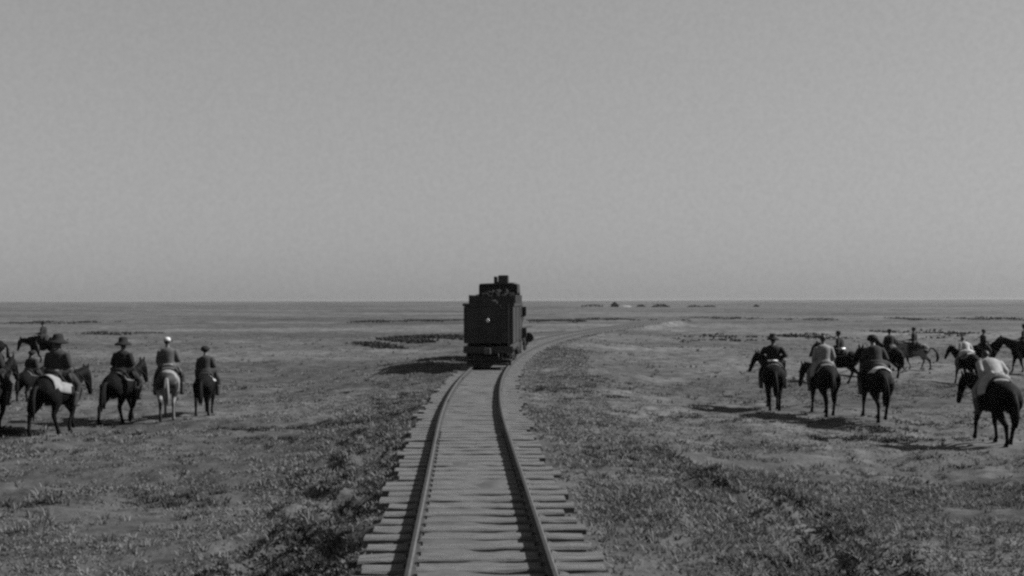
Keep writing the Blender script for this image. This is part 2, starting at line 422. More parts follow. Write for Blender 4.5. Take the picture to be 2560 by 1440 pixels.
def add_tie(bm, y):
    s = cslope(y); nn = Vector((1, -s, 0)).normalized(); tdir = Vector((s, 1, 0)).normalized()
    L = random.gauss(2.68, 0.07); wd = random.uniform(.27, .38); off = random.gauss(0, .05); sk = random.gauss(0, .012)
    c = Vector((float(cx(y)), y, 0)) + nn * off
    rings = []
    N = 10
    for i in range(N + 1):
        t = (i / N - .5) * L
        w1 = wd / 2 + random.gauss(0, .008); w2 = wd / 2 + random.gauss(0, .008)
        zt = -.1555 + (random.gauss(0, .004) - abs(random.gauss(0, .004)) if abs(abs(t + off) - .75) > .15 else -.0005)
        p0 = c + nn * (t + (random.gauss(0, .02) if i in (0, N) else 0)) + tdir * (t * sk)
        ch = random.uniform(.012, .03)
        rings.append([bm.verts.new(p0 + tdir * a + Vector((0, 0, b))) for a, b in
                      ((-w1, -.30), (-w1, zt - ch), (-w1 + ch, zt), (w2 - ch, zt), (w2, zt - ch), (w2, -.30))])
    for i in range(N):
        for j in range(6):
            bm.faces.new((rings[i][j], rings[i][(j + 1) % 6], rings[i + 1][(j + 1) % 6], rings[i + 1][j]))
    bm.faces.new(rings[0][::-1]); bm.faces.new(rings[-1])
ty = 6.0; nt_ = 0
while ty < 64 and nt_ < 99:
    bm = bmesh.new(); add_tie(bm, ty)
    tie = from_bm('cross_tie', bm, TIE, track); nt_ += 1
    if 8 < ty < 25:
        s = cslope(ty); nn = Vector((1, -s, 0)).normalized(); td = Vector((s, 1, 0)).normalized()
        for u_ in (-.7505, .7505):
            for q in (-1, 1):
                c = Vector((float(cx(ty)), ty, 0)) + nn * (u_ + q * .072) + td * (q * .04)
                b2 = bmesh.new(); add_box(b2, c + Vector((0, 0, -.140)), (.022, .022, .05)); add_box(b2, c + Vector((0, 0, -.118)) - nn * (q * .010), (.046, .034, .014))
                from_bm('spike', b2, STEEL, tie)
    ty += random.uniform(.45, .58)
bm = bmesh.new()
while ty < 190:
    add_tie(bm, ty); ty += random.uniform(.45, .58)
tag(from_bm('cross_tie', bm, TIE, track), kind='stuff')

# packed pale dirt between the ties
yb = np.concatenate([np.arange(2, 40, .12), np.arange(40, 75, .3)]); ub = np.linspace(-1.16, 1.16, 41)
XB = cx(yb)[:, None] + ub[None, :]; YB = np.repeat(yb[:, None], len(ub), 1)
edge = sstep(.86, 1.14, np.abs(ub))[None, :]
ZB = -.186 + vnoise(XB / .33, YB / .33, 61) * .020 + vnoise(XB / .8, YB / 2.0, 62) * .026 - edge * .12
nb_ = len(ub); ib = np.arange(len(yb) - 1)[:, None] * nb_ + np.arange(nb_ - 1)[None, :]
bed = link('track_bed', np_mesh('track_bed', np.stack([XB, YB, ZB], -1).reshape(-1, 3), np.stack([ib, ib + 1, ib + nb_ + 1, ib + nb_], -1).reshape(-1, 4)),
           mat('packed_dirt', .052, .35, 2.5, .95, .6, 14, 6))
tag(bed, 'pale packed dirt filling the space between the railway ties', 'track bed', kind='structure')
# ------------------------------------------------------------------ train
BLACK = mat('black_engine_paint', 0.0085, 0.75, 1.6, 0.5, 0.15, 12, 5, (1, 1, 1), 0.4)
IRON = mat('sooty_iron', 0.018, 0.5, 4, 0.6, 0.2, 20, 4)
LIT_IRON = mat('lit_iron', 0.06, 0.5, 4, 0.7, 0.2, 20, 4)  # iron painted paler on coupler and steps, as if catching light
COAL = mat('coal', 0.007, 0.4, 6, 0.8, spec=0.1)
LENS = mat('lamp_lens', 0.45, 0.05, 8, 0.15, spec=0.6)
def vehicle(y, name, yaw=None):
    s = cslope(y) if yaw is None else yaw
    return empty(name, (float(cx(y)), y, 0), -math.atan(s))
def wheels(parent, ysl, r, wd=.11):
    for yl in ysl:
        for s in (-1, 1):
            bm = bmesh.new()
            lathe(bm, [(r * .2, -.05), (r, -.05), (r, .05), (r * .2, .07)], seg=28)
            bmesh.ops.rotate(bm, verts=bm.verts, matrix=Matrix.Rotation(R(90), 3, 'Y'))
            bmesh.ops.translate(bm, verts=bm.verts, vec=(s * .75, yl, r))
            wl = from_bm('wheel', bm, IRON, parent)
            bm = bmesh.new()
            add_cyl(bm, (s * .79, yl, r), (s * .9, yl, r), .09, seg=14)
            from_bm('axle_box', bm, IRON, wl)
        bm = bmesh.new(); add_cyl(bm, (-.7, yl, r), (.7, yl, r), .07, seg=10)
        from_bm('axle', bm, IRON, parent)
TY = 50.7
tender = vehicle(TY, 'tender', 0.068)
tag(tender, 'black railway tender seen from behind, a pale lamp on its rear sheet, loaded with coal', 'tender')
HL = 3.3   # half length
bm = bmesh.new()
add_box(bm, (0, 0, 1.74), (2.06, 2 * HL - .1, 1.58))
for yy in (-HL + .06, -1.1, 1.1, HL - .06):
    for s in (-1, 1): add_box(bm, (s * 1.035, yy, 1.74), (.03, .09, 1.54))
for xx in (-.98, -.34, .34, .98): add_box(bm, (xx, -HL + .04, 1.74), (.08, .03, 1.54))
for zz in (1.0, 1.5, 2.48): add_box(bm, (0, -HL + .043, zz), (2.07, .02, .07))
from_bm('tank', bm, BLACK, tender, bevel=.012)
bm = bmesh.new()
for s in (-1, 1):
    add_box(bm, (s * 1.07, 0, 2.59), (.06, 2 * HL, .12))
    add_box(bm, (s * 1.0, .85, 2.82), (.05, 4.7, .40)); [add_box(bm, (s * 1.03, yy, 2.82), (.04, .07, .42)) for yy in (-1.2, .2, 1.6, 3.0)]
add_box(bm, (0, -HL + .03, 2.59), (2.08, .06, .12)); add_box(bm, (0, -1.48, 2.80), (1.95, .05, .36))
from_bm('collar', bm, BLACK, tender, bevel=.01)
bm = bmesh.new(); add_box(bm, (0, -2.5, 2.68), (.62, .62, .14)); add_cyl(bm, (0, -2.5, 2.72), (0, -2.5, 2.80), .27, seg=20)
from_bm('water_hatch', bm, BLACK, tender, bevel=.01)
bm = bmesh.new()
for s in (-1, 1): add_box(bm, (s * .86, 0, .78), (.12, 2 * HL - .1, .30))
add_box(bm, (0, 0, .72), (1.6, 2 * HL - .5, .1))
from_bm('frame', bm, IRON, tender, bevel=.01)
bm = bmesh.new(); add_box(bm, (0, -HL - .06, .69), (2.10, .16, .30))
from_bm('buffer_beam', bm, BLACK, tender, bevel=.015)
bm = bmesh.new()
add_box(bm, (0, -HL - .30, .66), (.16, .34, .18)); add_box(bm, (0, -HL - .52, .66), (.30, .14, .26)); add_box(bm, (.1, -HL - .64, .66), (.09, .14, .22))
from_bm('coupler', bm, LIT_IRON, tender, bevel=.02)
for xx in (-.75, .75):
    bm = bmesh.new()
    add_box(bm, (xx, -HL - .02, .28), (.34, .24, .03)); add_box(bm, (xx - .16, -HL, .46), (.03, .06, .36)); add_box(bm, (xx + .16, -HL, .46), (.03, .06, .36))
    from_bm('step', bm, LIT_IRON, tender)
bm = bmesh.new(); loft(bm, [(.42, -HL - .1, .62), (.44, -HL - .22, .5), (.46, -HL - .24, .32), (.44, -HL - .2, .2)], [.03] * 4, 8)
from_bm('brake_hose', bm, IRON, tender, smooth=True)
bm = bmesh.new()
for xx in (.52, .86): add_cyl(bm, (xx, -HL - .06, .9), (xx, -HL - .06, 2.62), .018, seg=8)
for k in range(6): add_cyl(bm, (.52, -HL - .06, 1.0 + k * .29), (.86, -HL - .06, 1.0 + k * .29), .014, seg=8)
from_bm('ladder', bm, IRON, tender)
bm = bmesh.new()
add_cyl(bm, (-.9, -HL - .07, 1.25), (.4, -HL - .07, 1.25), .018, seg=8)
for xx in (-.88, .38): add_cyl(bm, (xx, -HL, 1.25), (xx, -HL - .07, 1.25), .015, seg=6)
from_bm('grab_rail', bm, IRON, tender)
bm = bmesh.new(); add_box(bm, (0, -HL - .10, 1.93), (.20, .18, .26)); add_cyl(bm, (0, -HL - .10, 2.06), (0, -HL - .10, 2.14), .06, .04, 12); add_box(bm, (0, -HL - .06, 1.78), (.1, .1, .05))
lamp = from_bm('lamp', bm, BLACK, tender, bevel=.01)
bm = bmesh.new(); lathe(bm, [(.085, 0), (.08, .02), (.05, .035)], seg=20)
bmesh.ops.rotate(bm, verts=bm.verts, matrix=Matrix.Rotation(R(90), 3, 'X')); bmesh.ops.translate(bm, verts=bm.verts, vec=(0, -HL - .19, 1.93))
from_bm('lens', bm, LENS, lamp, smooth=True)
bm = bmesh.new(); add_box(bm, (0, -HL + .22, .22), (1.9, .05, .40)); add_box(bm, (0, -HL - .02, .10), (1.7, .5, .05)); add_box(bm, (0, -HL + .5, .45), (1.7, .1, .4))  # foot board with plates added to fill the light gaps underneath with dark
from_bm('foot_board_fill', bm, IRON, tender, bevel=.01)
for yc in (-2.1, 2.1):
    bm = bmesh.new()
    for s in (-1, 1):
        add_box(bm, (s * .92, yc, .46), (.10, 2.0, .12)); add_box(bm, (s * .92, yc, .30), (.08, .9, .08))
        add_box(bm, (s * .92, yc - .55, .40), (.14, .22, .26)); add_box(bm, (s * .92, yc + .55, .40), (.14, .22, .26))
    add_box(bm, (0, yc, .46), (1.8, .25, .14))
    tr = from_bm('truck_frame', bm, IRON, tender, bevel=.01)
wheels(tender, (-2.65, -1.55, 1.55, 2.65), .42)
for zz, yy in ((2.26, 2.6), (1.25, 2.75)):
    bm = bmesh.new()
    add_box(bm, (1.18, yy, zz), (.20, .28, .44)); add_box(bm, (1.06, yy, zz - .24), (.3, .3, .04))
    from_bm('tool_box', bm, BLACK, tender, bevel=.012)
# coal lying in the tender
bm = bmesh.new()
for k in range(420):
    x_ = random.uniform(-.86, .86); y_ = random.uniform(-1.15, 3.0)
    top = 2.62 + .60 * (1 - (abs(x_) / 1.05) ** 3) * (0.75 + .25 * math.sin(y_ * 2.3 + x_ * 3))
    s_ = random.uniform(.1, .24)
    add_box(bm, (x_, y_, top - random.uniform(0, .25)), (s_, s_ * random.uniform(.6, 1.2), s_ * random.uniform(.6, 1)),
            Matrix.Rotation(random.uniform(0, 3), 4, Vector((random.random(), random.random(), random.random())).normalized()))
add_box(bm, (0, .95, 2.62), (1.78, 4.2, .5))
coal = from_bm('coal', bm, COAL)
coal.location = tender.location; coal.rotation_euler = tender.rotation_euler
tag(coal, 'heap of black coal lumps lying in the tender', 'coal', kind='stuff')

LY = 59.8
CABP = mat('dull_cab_paint', 0.011, 0.3, 2, 0.7)
loco = vehicle(LY, 'steam_locomotive', 0.085)
loco.location.x -= 0.10
tag(loco, 'black steam locomotive coupled ahead of the tender, cab and chimney showing above the coal', 'locomotive')
bm = bmesh.new()
CW = .92
add_box(bm, (0, -3.9, .95), (2 * CW, 1.9, .12))
for s in (-1, 1):
    add_box(bm, (s * CW, -4.7, 2.2), (.06, .12, 2.4)); add_box(bm, (s * CW, -3.05, 2.2), (.06, .12, 2.4))
    add_box(bm, (s * CW, -3.9, 1.5), (.055, 1.7, 1.0)); add_box(bm, (s * CW, -3.9, 3.35), (.055, 1.7, .4))
add_box(bm, (0, -3.04, 1.9), (2 * CW - .06, .05, 1.9)); add_box(bm, (0, -3.04, 3.2), (2 * CW - .06, .05, .4))
add_box(bm, (0, -4.62, 3.02), (1.78, .05, 1.14))
cab = from_bm('cab', bm, CABP, loco, bevel=.008)
bm = bmesh.new()
N = 12; rings = []
for y_ in (-4.78, -2.85):
    up = [bm.verts.new((-.91 + 1.82 * i / N, y_, 3.60 + .03 * (1 - abs(-1 + 2 * i / N) ** 2))) for i in range(N + 1)]
    dn = [bm.verts.new((-.91 + 1.82 * i / N, y_, 3.54 + .03 * (1 - abs(-1 + 2 * i / N) ** 2))) for i in range(N + 1)]
    rings.append((up, dn))
for i in range(N):
    (u0, d0), (u1, d1) = rings
    bm.faces.new((u0[i], u0[i + 1], u1[i + 1], u1[i])); bm.faces.new((d0[i], d1[i], d1[i + 1], d0[i + 1]))
    bm.faces.new((u0[i], d0[i], d0[i + 1], u0[i + 1])); bm.faces.new((u1[i], u1[i + 1], d1[i + 1], d1[i]))
bm.faces.new((rings[0][0][0], rings[1][0][0], rings[1][1][0], rings[0][1][0])); bm.faces.new((rings[0][0][N], rings[0][1][N], rings[1][1][N], rings[1][0][N]))
from_bm('roof', bm, BLACK, cab)
bm = bmesh.new(); loft(bm, [(0, -3.0, 1.95), (0, -.5, 1.95), (0, 2.2, 1.95), (0, 3.6, 1.95)], [.72, .72, .68, .68], 28)
from_bm('boiler', bm, BLACK, loco, smooth=True)
bm = bmesh.new(); lathe(bm, [(.36, 2.55), (.36, 3.25), (.40, 3.3), (.40, 3.36), (.36, 3.48), (.2, 3.6), (.06, 3.66)], (0, -1.9, 0), 24)
from_bm('steam_dome', bm, BLACK, loco, smooth=True)
bm = bmesh.new(); lathe(bm, [(.22, 2.5), (.20, 3.0), (.22, 3.2), (.32, 3.6), (.34, 3.7), (.24, 3.78)], (0, 3.0, 0), 24)
from_bm('chimney', bm, BLACK, loco, smooth=True)
bm = bmesh.new()
add_box(bm, (.19, -3.9, 3.80), (.48, .70, .40)); add_box(bm, (-.20, -3.9, 3.79), (.13, .60, .36)); add_box(bm, (0, -3.9, 3.66), (.3, .5, .1)); add_box(bm, (.19, -3.9, 4.01), (.46, .66, .04))
from_bm('roof_ventilator', bm, BLACK, cab, bevel=.012)
bm = bmesh.new()
add_box(bm, (0, -.4, .85), (1.3, 8.4, .28)); add_box(bm, (0, 3.9, .75), (2.1, .2, .36))
for s in (-1, 1):
    add_box(bm, (s * .95, .4, 1.32), (.34, 7.0, .05)); add_cyl(bm, (s * .98, 2.6, .72), (s * .98, 3.5, .72), .27, seg=18)
from_bm('frame', bm, IRON, loco, bevel=.01)
wheels(loco, (-1.9, -.2), .72); wheels(loco, (2.5, 3.5), .38)

# ------------------------------------------------------------------ horses
TR = [(-.84, 1.22, .07, .09), (-.76, 1.19, .20, .22), (-.60, 1.16, .27, .32), (-.40, 1.13, .285, .345), (-.12, 1.08, .29, .345), (.16, 1.06, .28, .36),
      (.40, 1.10, .255, .40), (.58, 1.12, .22, .36), (.70, 1.10, .14, .24), (.76, 1.09, .06, .12)]
def trunk(y):
    ya = [t[0] for t in TR]
    return tuple(float(np.interp(y, ya, [t[k] for t in TR])) for k in (1, 2, 3))
def lerp(a, b, t): return tuple(a[i] + (b[i] - a[i]) * t for i in range(len(a)))
def horse_body(neck, nyaw, legs, fat=1.0):
    """neck: pitch in degrees (0 = normal carriage, negative = lowered); legs: swing of FL, FR, HL, HR in metres, + forward"""
    bm = bmesh.new()
    loft(bm, [(0, t[0], t[1]) for t in TR], [(t[2] * fat, t[3]) for t in TR], 18)
    base = Vector((0, .48, 1.24))
    rot = Matrix.Rotation(R(-nyaw), 3, 'Z') @ Matrix.Rotation(R(neck), 3, 'X')
    hrot = Matrix.Rotation(R(-nyaw), 3, 'Z') @ Matrix.Rotation(R(neck * .45), 3, 'X')
    def N(p): return base + rot @ (Vector(p) - base)
    npts = [(0, .40, 1.16), (0, .60, 1.32), (0, .80, 1.54), (0, .95, 1.74), (0, 1.02, 1.84)]
    nrad = [(.17, .36), (.135, .27), (.10, .19), (.085, .145), (.075, .11)]
    nn = [Vector(npts[0])] + [N(q) for q in npts[1:]]
    loft(bm, nn, nrad, 14)
    poll = nn[-1]; p0 = Vector(npts[-1])
    def H(p): return poll + hrot @ (Vector(p) - p0)
    loft(bm, [H(q) for q in ((0, .99, 1.86), (0, 1.06, 1.80), (0, 1.17, 1.67), (0, 1.28, 1.51), (0, 1.37, 1.37), (0, 1.41, 1.31))],
         [(.07, .09), (.095, .135), (.09, .13), (.062, .085), (.062, .075), (.045, .05)], 14)
    for s in (-1, 1):
        loft(bm, [H((s * .05, 1.01, 1.90)), H((s * .065, 1.0, 1.98)), H((s * .06, 1.01, 2.06))], [.035, .032, .012], 8)
        loft(bm, [H((s * .085, 1.1, 1.73)), H((s * .10, 1.12, 1.715))], [.03, .02], 8)
    k = 0
    for front in (True, False):
        for s in (-1, 1):
            sw = legs[k] * 1.45; k += 1; q = s; s = s * (1 + .9 * abs(sw) * (0 if front else 1))
            lift = max(0, abs(sw) - .22) * .5
            if front:
                pts = [(s * .15, .52, 1.12), (s * .165, .50 + sw * .1, .92), (s * .155, .46 + sw * .3, .74), (s * .145, .49 + sw * .62 + lift * .5, .46 + lift * .4), (s * .14, .47 + sw * .9, .30 + lift * .4),
                       (s * .14, .465 + sw - lift * .4, .14 + lift), (s * .14, .505 + sw - lift * .4, .07 + lift), (s * .14, .53 + sw - lift * .5, .0 + lift)]
                rr = [(.13, .19), (.12, .16), (.085, .11), (.055, .062), (.04, .045), (.042, .046), (.046, .052), (.06, .068)]
            else:
                pts = [(s * .14, -.56, 1.14), (s * .175, -.50 + sw * .08, .95), (s * .175, -.47 + sw * .2, .80), (s * .155, -.60 + sw * .5, .62), (s * .145, -.69 + sw * .68, .50 + lift * .4), (s * .14, -.66 + sw * .85, .32 + lift * .4),
                       (s * .14, -.645 + sw, .15 + lift), (s * .14, -.60 + sw, .07 + lift), (s * .14, -.575 + sw, 0 + lift)]
                rr = [(.17, .26), (.14, .23), (.11, .17), (.068, .095), (.055, .075), (.043, .05), (.044, .048), (.047, .053), (.06, .07)]
            loft(bm, pts, rr, 12); s = q
    me = voxel(bm, .024, 3)
    return me, nn, H
def saddle_patch(bm, y0, y1, amax, off, th, rise=None, ny=10, na=14, amin=None):
    top, bot = [], []
    for i in range(ny + 1):
        y = y0 + (y1 - y0) * i / ny
        z, w_, h_ = trunk(y); ra, rb = [], []
        for j in range(na + 1):
            a = -amax + 2 * amax * j / na
            e = off + th + (rise(i / ny, a) if rise else 0)
            ca, sa = math.cos(a), math.sin(a)
            ra.append(bm.verts.new(((w_ * 1.08 + e) * sa, y, z + (h_ + e) * ca)))
            rb.append(bm.verts.new(((w_ * 1.08 + off) * sa, y, z + (h_ + off) * ca)))
        top.append(ra); bot.append(rb)
    for i in range(ny):
        for j in range(na):
            bm.faces.new((top[i][j], top[i][j + 1], top[i + 1][j + 1], top[i + 1][j]))
            bm.faces.new((bot[i][j], bot[i + 1][j], bot[i + 1][j + 1], bot[i][j + 1]))
    for i in range(ny):
        for j in (0, na): bm.faces.new((top[i][j], top[i + 1][j], bot[i + 1][j], bot[i][j]))
    for j in range(na):
        for i in (0, ny): bm.faces.new((top[i][j], top[i][j + 1], bot[i][j + 1], bot[i][j]))
LEATHER = mat('dark_leather', 0.008, 0.3, 12, 0.7)
def coat_mat(name, alb, patchy=None):
    if patchy is None: return mat('coat_' + name, alb, 0.35, 5, 0.8, 0.2, 60, spec=0.06)
    n = 'coat_' + name
    if n in MATS: return MATS[n]
    m = mat(n, alb, 0.3, 2.2, 0.7, 0.2, 60, 1.5)
    r = [x for x in m.node_tree.nodes if x.type == 'VALTORGB'][0].color_ramp
    r.elements[0].position = .47; r.elements[1].position = .53
    r.elements[0].color = (patchy,) * 3 + (1,); r.elements[1].color = (alb,) * 3 + (1,)
    return m
def make_horse(loc, heading, label, coat, scale=1.0, neck=0, nyaw=0, legs=(.1, -.1, -.12, .12), blanket=0.04, bl=(-.42, .30, 1.15), tail=.0, mane=None, group=None, fat=1.0, tail_m=None):
    h = empty('horse', loc, R(-heading)); h.scale = (scale,) * 3
    tag(h, label, 'horse', group)
    me, nn, H = horse_body(neck, nyaw, legs, fat * 1.08)
    link('body', me, coat, h)
    hair = mane or mat('dark_horsehair', 0.004, 0.3, 30, 0.8, spec=0.1)
    bm = bmesh.new()          # mane along the crest
    for i in range(22):
        t = i / 21 * (len(nn) - 1); a = min(int(t), len(nn) - 2); f = t - a
        c = nn[a].lerp(nn[a + 1], f); tn = (nn[a + 1] - nn[a]).normalized(); up = Vector((1, 0, 0)).cross(tn)
        hr = [.36, .27, .19, .145, .11]; r_ = hr[a] + (hr[a + 1] - hr[a]) * f
        q = c + up * (r_ - .02)
        if q.z < 1.42: continue
        loft(bm, [q, q + up * .05 + Vector((.04, 0, 0)), q + Vector((.09 + random.uniform(0, .02), -.01, -.05)), q + Vector((.11, -.02, -.17 - random.uniform(0, .05)))], [.03, .035, .03, .008], 6)
    for dy in (-.03, 0, .03):   # forelock
        loft(bm, [H((dy, 1.02, 1.92)), H((dy, 1.11, 1.86)), H((dy * 1.2, 1.17, 1.76))], [.02, .02, .006], 6)
    from_bm('mane', bm, hair, h, smooth=True)
    bm = bmesh.new()
    for k in range(7):
        a = random.uniform(-1, 1); b = random.uniform(-1, 1)
        loft(bm, [(0, -.80, 1.24), (a * .02, -.90 - tail * .3, 1.20), (a * .045 + tail * .05, -.97 - tail * .5 + b * .03, .98), (a * .07 + tail * .05, -.97 - tail * .6 + b * .05, .70), (a * .06, -.94 - tail * .5 + b * .05, .42 + random.uniform(0, .1))],
             [.035, .045, .05, .045, .01], 7)
    from_bm('tail', bm, tail_m or hair, h, smooth=True)
    if blanket is not None:
        bm = bmesh.new(); saddle_patch(bm, bl[0], bl[1], bl[2], .012, .02, lambda t, a: .006 * math.sin(a * 9 + t * 5), 12, 20)
        from_bm('saddle_blanket', bm, mat('blanket_%d' % int(blanket * 1000), blanket, .25, 9, .9, .3, 60), h, smooth=True)
    bm = bmesh.new()
    def rise(t, a):
        k = max(0, math.cos(a * 1.4))
        return (.11 * max(0, (t - .78) / .22) ** 1.5 + .10 * max(0, (.25 - t) / .25) ** 1.3) * k
    saddle_patch(bm, -.26, .26, .95, .034, .03, rise, 14, 12)
    sad = from_bm('saddle', bm, LEATHER, h, smooth=True)
    for s in (-1, 1):
        bm = bmesh.new()
        add_box(bm, (s * .36, .08, .98), (.012, .05, .46))
        for (a, b) in (((-.0, -.0), (.0, .0)),):
            add_box(bm, (s * .37, .09, .70), (.12, .09, .02)); add_box(bm, (s * .32, .09, .76), (.012, .06, .12)); add_box(bm, (s * .42, .09, .76), (.012, .06, .12))
        from_bm('stirrup', bm, LEATHER, sad)
    bm = bmesh.new()
    for c, rr in (((0, 1.30, 1.48), (.072, .095)), ):
        pts = [H((rr[0] * math.cos(2 * math.pi * i / 16), c[1] + .55 * rr[1] * math.sin(2 * math.pi * i / 16), c[2] + .6 * rr[1] * math.sin(2 * math.pi * i / 16))) for i in range(17)]
        loft(bm, pts, [.012] * 17, 6, False)
    for s in (-1, 1):
        loft(bm, [H((s * .066, 1.29, 1.47)), H((s * .10, 1.16, 1.66)), H((s * .085, 1.04, 1.84))], [.011] * 3, 6)
        loft(bm, [H((s * .066, 1.29, 1.46)), H((s * .15, 1.0, 1.50)), Vector((s * .10, .42, 1.66)), Vector((s * .04, .30, 1.70))], [.009] * 4, 6)
    from_bm('bridle', bm, LEATHER, h, smooth=True)
    return h

# ------------------------------------------------------------------ riders
SKIN = mat('skin', 0.06, 0.1, 10, 0.6)
HAIR = mat('dark_hair', 0.015, 0.3, 40, 0.6)
BOOT = mat('boot_leather', 0.02, 0.3, 12, 0.5)
def finger_set(bm, wrist, d, side, thumb):
    d = d.normalized(); side = (side - d * side.dot(d)).normalized(); up = d.cross(side)
    palm = wrist + d * .045
    loft(bm, [wrist, palm, palm + d * .045], [(.022, .018), (.038, .019), (.040, .016)], 8)
    for k, ln in enumerate((.062, .072, .067, .052)):
        b = palm + d * .04 + side * (.027 - .018 * k)
        loft(bm, [b, b + d * ln * .45 - up * .006, b + d * ln * .6 - up * .030, b + d * ln * .3 - up * .045], [.0095, .009, .0085, .007], 6)
    b = palm + side * .036 * thumb
    loft(bm, [b - d * .01, b + side * .022 * thumb + d * .018 - up * .012, b + side * .015 * thumb + d * .045 - up * .03], [.012, .011, .008], 6)
def make_rider(horse, label, coat, scale=1.0, trousers=.02, hat='brim', hat_alb=.012, lean=0, side=0, twist=0, arms='reins', head=(0, 0), belt=None, group=None, skirt=0.10, hair=False, broad=1.0):
    f_ = .55 if coat < .05 else .75; coat *= f_; trousers *= f_; hat_alb *= .4 if hat_alb < .1 else .7
    p = empty('person', horse.location, horse.rotation_euler.z); p.scale = (scale * horse.scale[0],) * 3
    SEAT = 1.50
    piv = Vector((0, -.02, SEAT))
    U = Matrix.Translation(piv) @ Matrix.Rotation(R(-twist), 4, 'Z') @ Matrix.Rotation(R(side), 4, 'Y') @ Matrix.Rotation(R(-lean), 4, 'X') @ Matrix.Translation(-piv)
    def T(q): return U @ Vector(q)
    B = broad
    tor = [((0, -.03, SEAT - .02), (.165, .12)), ((0, -.03, SEAT + .12), (.155, .11)), ((0, -.03, SEAT + .26), (.155 * B, .11)), ((0, -.02, SEAT + .40), (.18 * B, .125)), ((0, -.02, SEAT + .50), (.185 * B, .115)), ((0, -.02, SEAT + .56), (.13 * B, .085)), ((0, -.015, SEAT + .60), (.065, .06))]
    hp = T((0, .01, SEAT + .76))
    HM = Matrix.Translation(hp) @ U.to_3x3().to_4x4() @ Matrix.Rotation(R(-head[1]), 4, 'Z') @ Matrix.Rotation(R(lean * .6 - head[0]), 4, 'X')
    def HD(q): return HM @ Vector(q)
    A = {}
    for s in (-1, 1):
        sh = (s * .20 * B, -.02, SEAT + .49)
        if arms == 'wide': el, ha = (s * .40, -.06, SEAT + .26), (s * .16, .24, SEAT + .16)
        elif arms == 'down': el, ha = (s * .29, -.04, SEAT + .22), (s * .26, .16, SEAT + .02)
        elif arms == 'raised' and s > 0: el, ha = (.42, .04, SEAT + .40), (.62, .10, SEAT + .22)
        elif arms == 'back' and s > 0: el, ha = (.32, -.14, SEAT + .24), (.40, -.20, SEAT + .02)
        else: el, ha = (s * .325, -.03, SEAT + .22), (s * .12, .27, SEAT + .18)
        A[s] = (T(sh), T(el), T(ha))
    LEG = {s: [(s * .10, -.02, SEAT + .03), (s * .27, .14, SEAT - .10), (s * .375, .26, SEAT - .30), (s * .385, .19, SEAT - .52), (s * .385, .10, SEAT - .74)] for s in (-1, 1)}
    # body: one continuous skin
    bm = bmesh.new()
    loft(bm, [T(c) for c, r in tor], [r for c, r in tor], 16)
    loft(bm, [T((0, -.015, SEAT + .55)), T((0, -.005, SEAT + .66)), HD((0, -.01, -.04))], [.068, .055, .055], 12)
    loft(bm, [HD((0, .005, -.115)), HD((0, .012, -.08)), HD((0, .008, -.03)), HD((0, .0, .03)), HD((0, -.008, .08)), HD((0, -.01, .112))], [(.04, .055), (.058, .08), (.068, .092), (.074, .10), (.064, .088), (.03, .04)], 14)
    loft(bm, [HD((0, .094, .025)), HD((0, .112, -.012)), HD((0, .118, -.03)), HD((0, .1, -.04))], [.012, .014, .017, .012], 8)
    loft(bm, [HD((-.022, .088, -.066)), HD((0, .097, -.066)), HD((.022, .088, -.066))], [.010, .012, .010], 8)
    for s in (-1, 1):
        loft(bm, [HD((s * .072, -.005, -.035)), HD((s * .085, -.012, 0)), HD((s * .08, -.012, .03))], [.013, .02, .013], 8)
        a, e, h_ = A[s]
        loft(bm, [a, a.lerp(e, .5), e, e.lerp(h_, .4), h_], [.058, .05, .042, .042, .028], 10)
        loft(bm, LEG[s], [.095, .085, .062, .055, .042], 10)
        loft(bm, [(s * .385, .08, SEAT - .76), (s * .39, .17, SEAT - .775), (s * .395, .26, SEAT - .79)], [(.04, .05), (.045, .038), (.035, .025)], 10)
    me = voxel(bm, .017, 2)
    b2 = bmesh.new(); b2.from_mesh(me)
    for s in (-1, 1):
        a, e, h_ = A[s]
        finger_set(b2, h_, (h_ - e), Vector((1, 0, 0)), -s)
    body = from_bm('body', b2, SKIN, p, smooth=True)
    for s in (-1, 1):
        bm = bmesh.new(); add_ball(bm, HD((s * .031, .086, .02)), .0125, 10, 8)
        from_bm('eye', bm, mat('dark_eye', .02, .1, 5, .2), p, smooth=True)
    # clothes follow the body
    bm = bmesh.new()
    loft(bm, [T(c) for c, r in tor[:-1]], [(r[0] + .045, r[1] + .045) for c, r in tor[:-1]], 18)
    for s in (-1, 1):
        a, e, h_ = A[s]
        loft(bm, [a, a.lerp(e, .5), e, e.lerp(h_, .5), e.lerp(h_, .93)], [.098, .09, .078, .068, .056], 12)
    if skirt:
        n_ = 5
        for s in (-1, 1):
            loft(bm, [(s * .06, -.05, SEAT + .04), (s * .20, -.02, SEAT - .02), (s * .32, .0, SEAT - .02 - skirt * .5), (s * .37, -.04, SEAT - .02 - skirt)], [(.16, .17), (.13, .19), (.07, .2), (.03, .2)], 12)
        loft(bm, [(0, -.10, SEAT + .1), (0, -.20, SEAT + .0), (0, -.30, SEAT - .04)], [(.17, .1), (.2, .07), (.19, .04)], 12)
    me = voxel(bm, .02, 2)
    link('coat', me, mat('cloth_%d' % int(coat * 1000), coat, .22, 7, .92, .4, 18), p)
    bm = bmesh.new()
    loft(bm, [(0, -.03, SEAT + .08), (0, -.04, SEAT + .0), (0, -.03, SEAT - .03)], [(.17, .135), (.18, .15), (.15, .13)], 14)
    for s in (-1, 1): loft(bm, LEG[s], [.125, .112, .084, .076, .07], 12)
    me = voxel(bm, .02, 2)
    link('trousers', me, mat('cloth_%d' % int(trousers * 1000), trousers, .22, 7, .92, .4, 18), p)
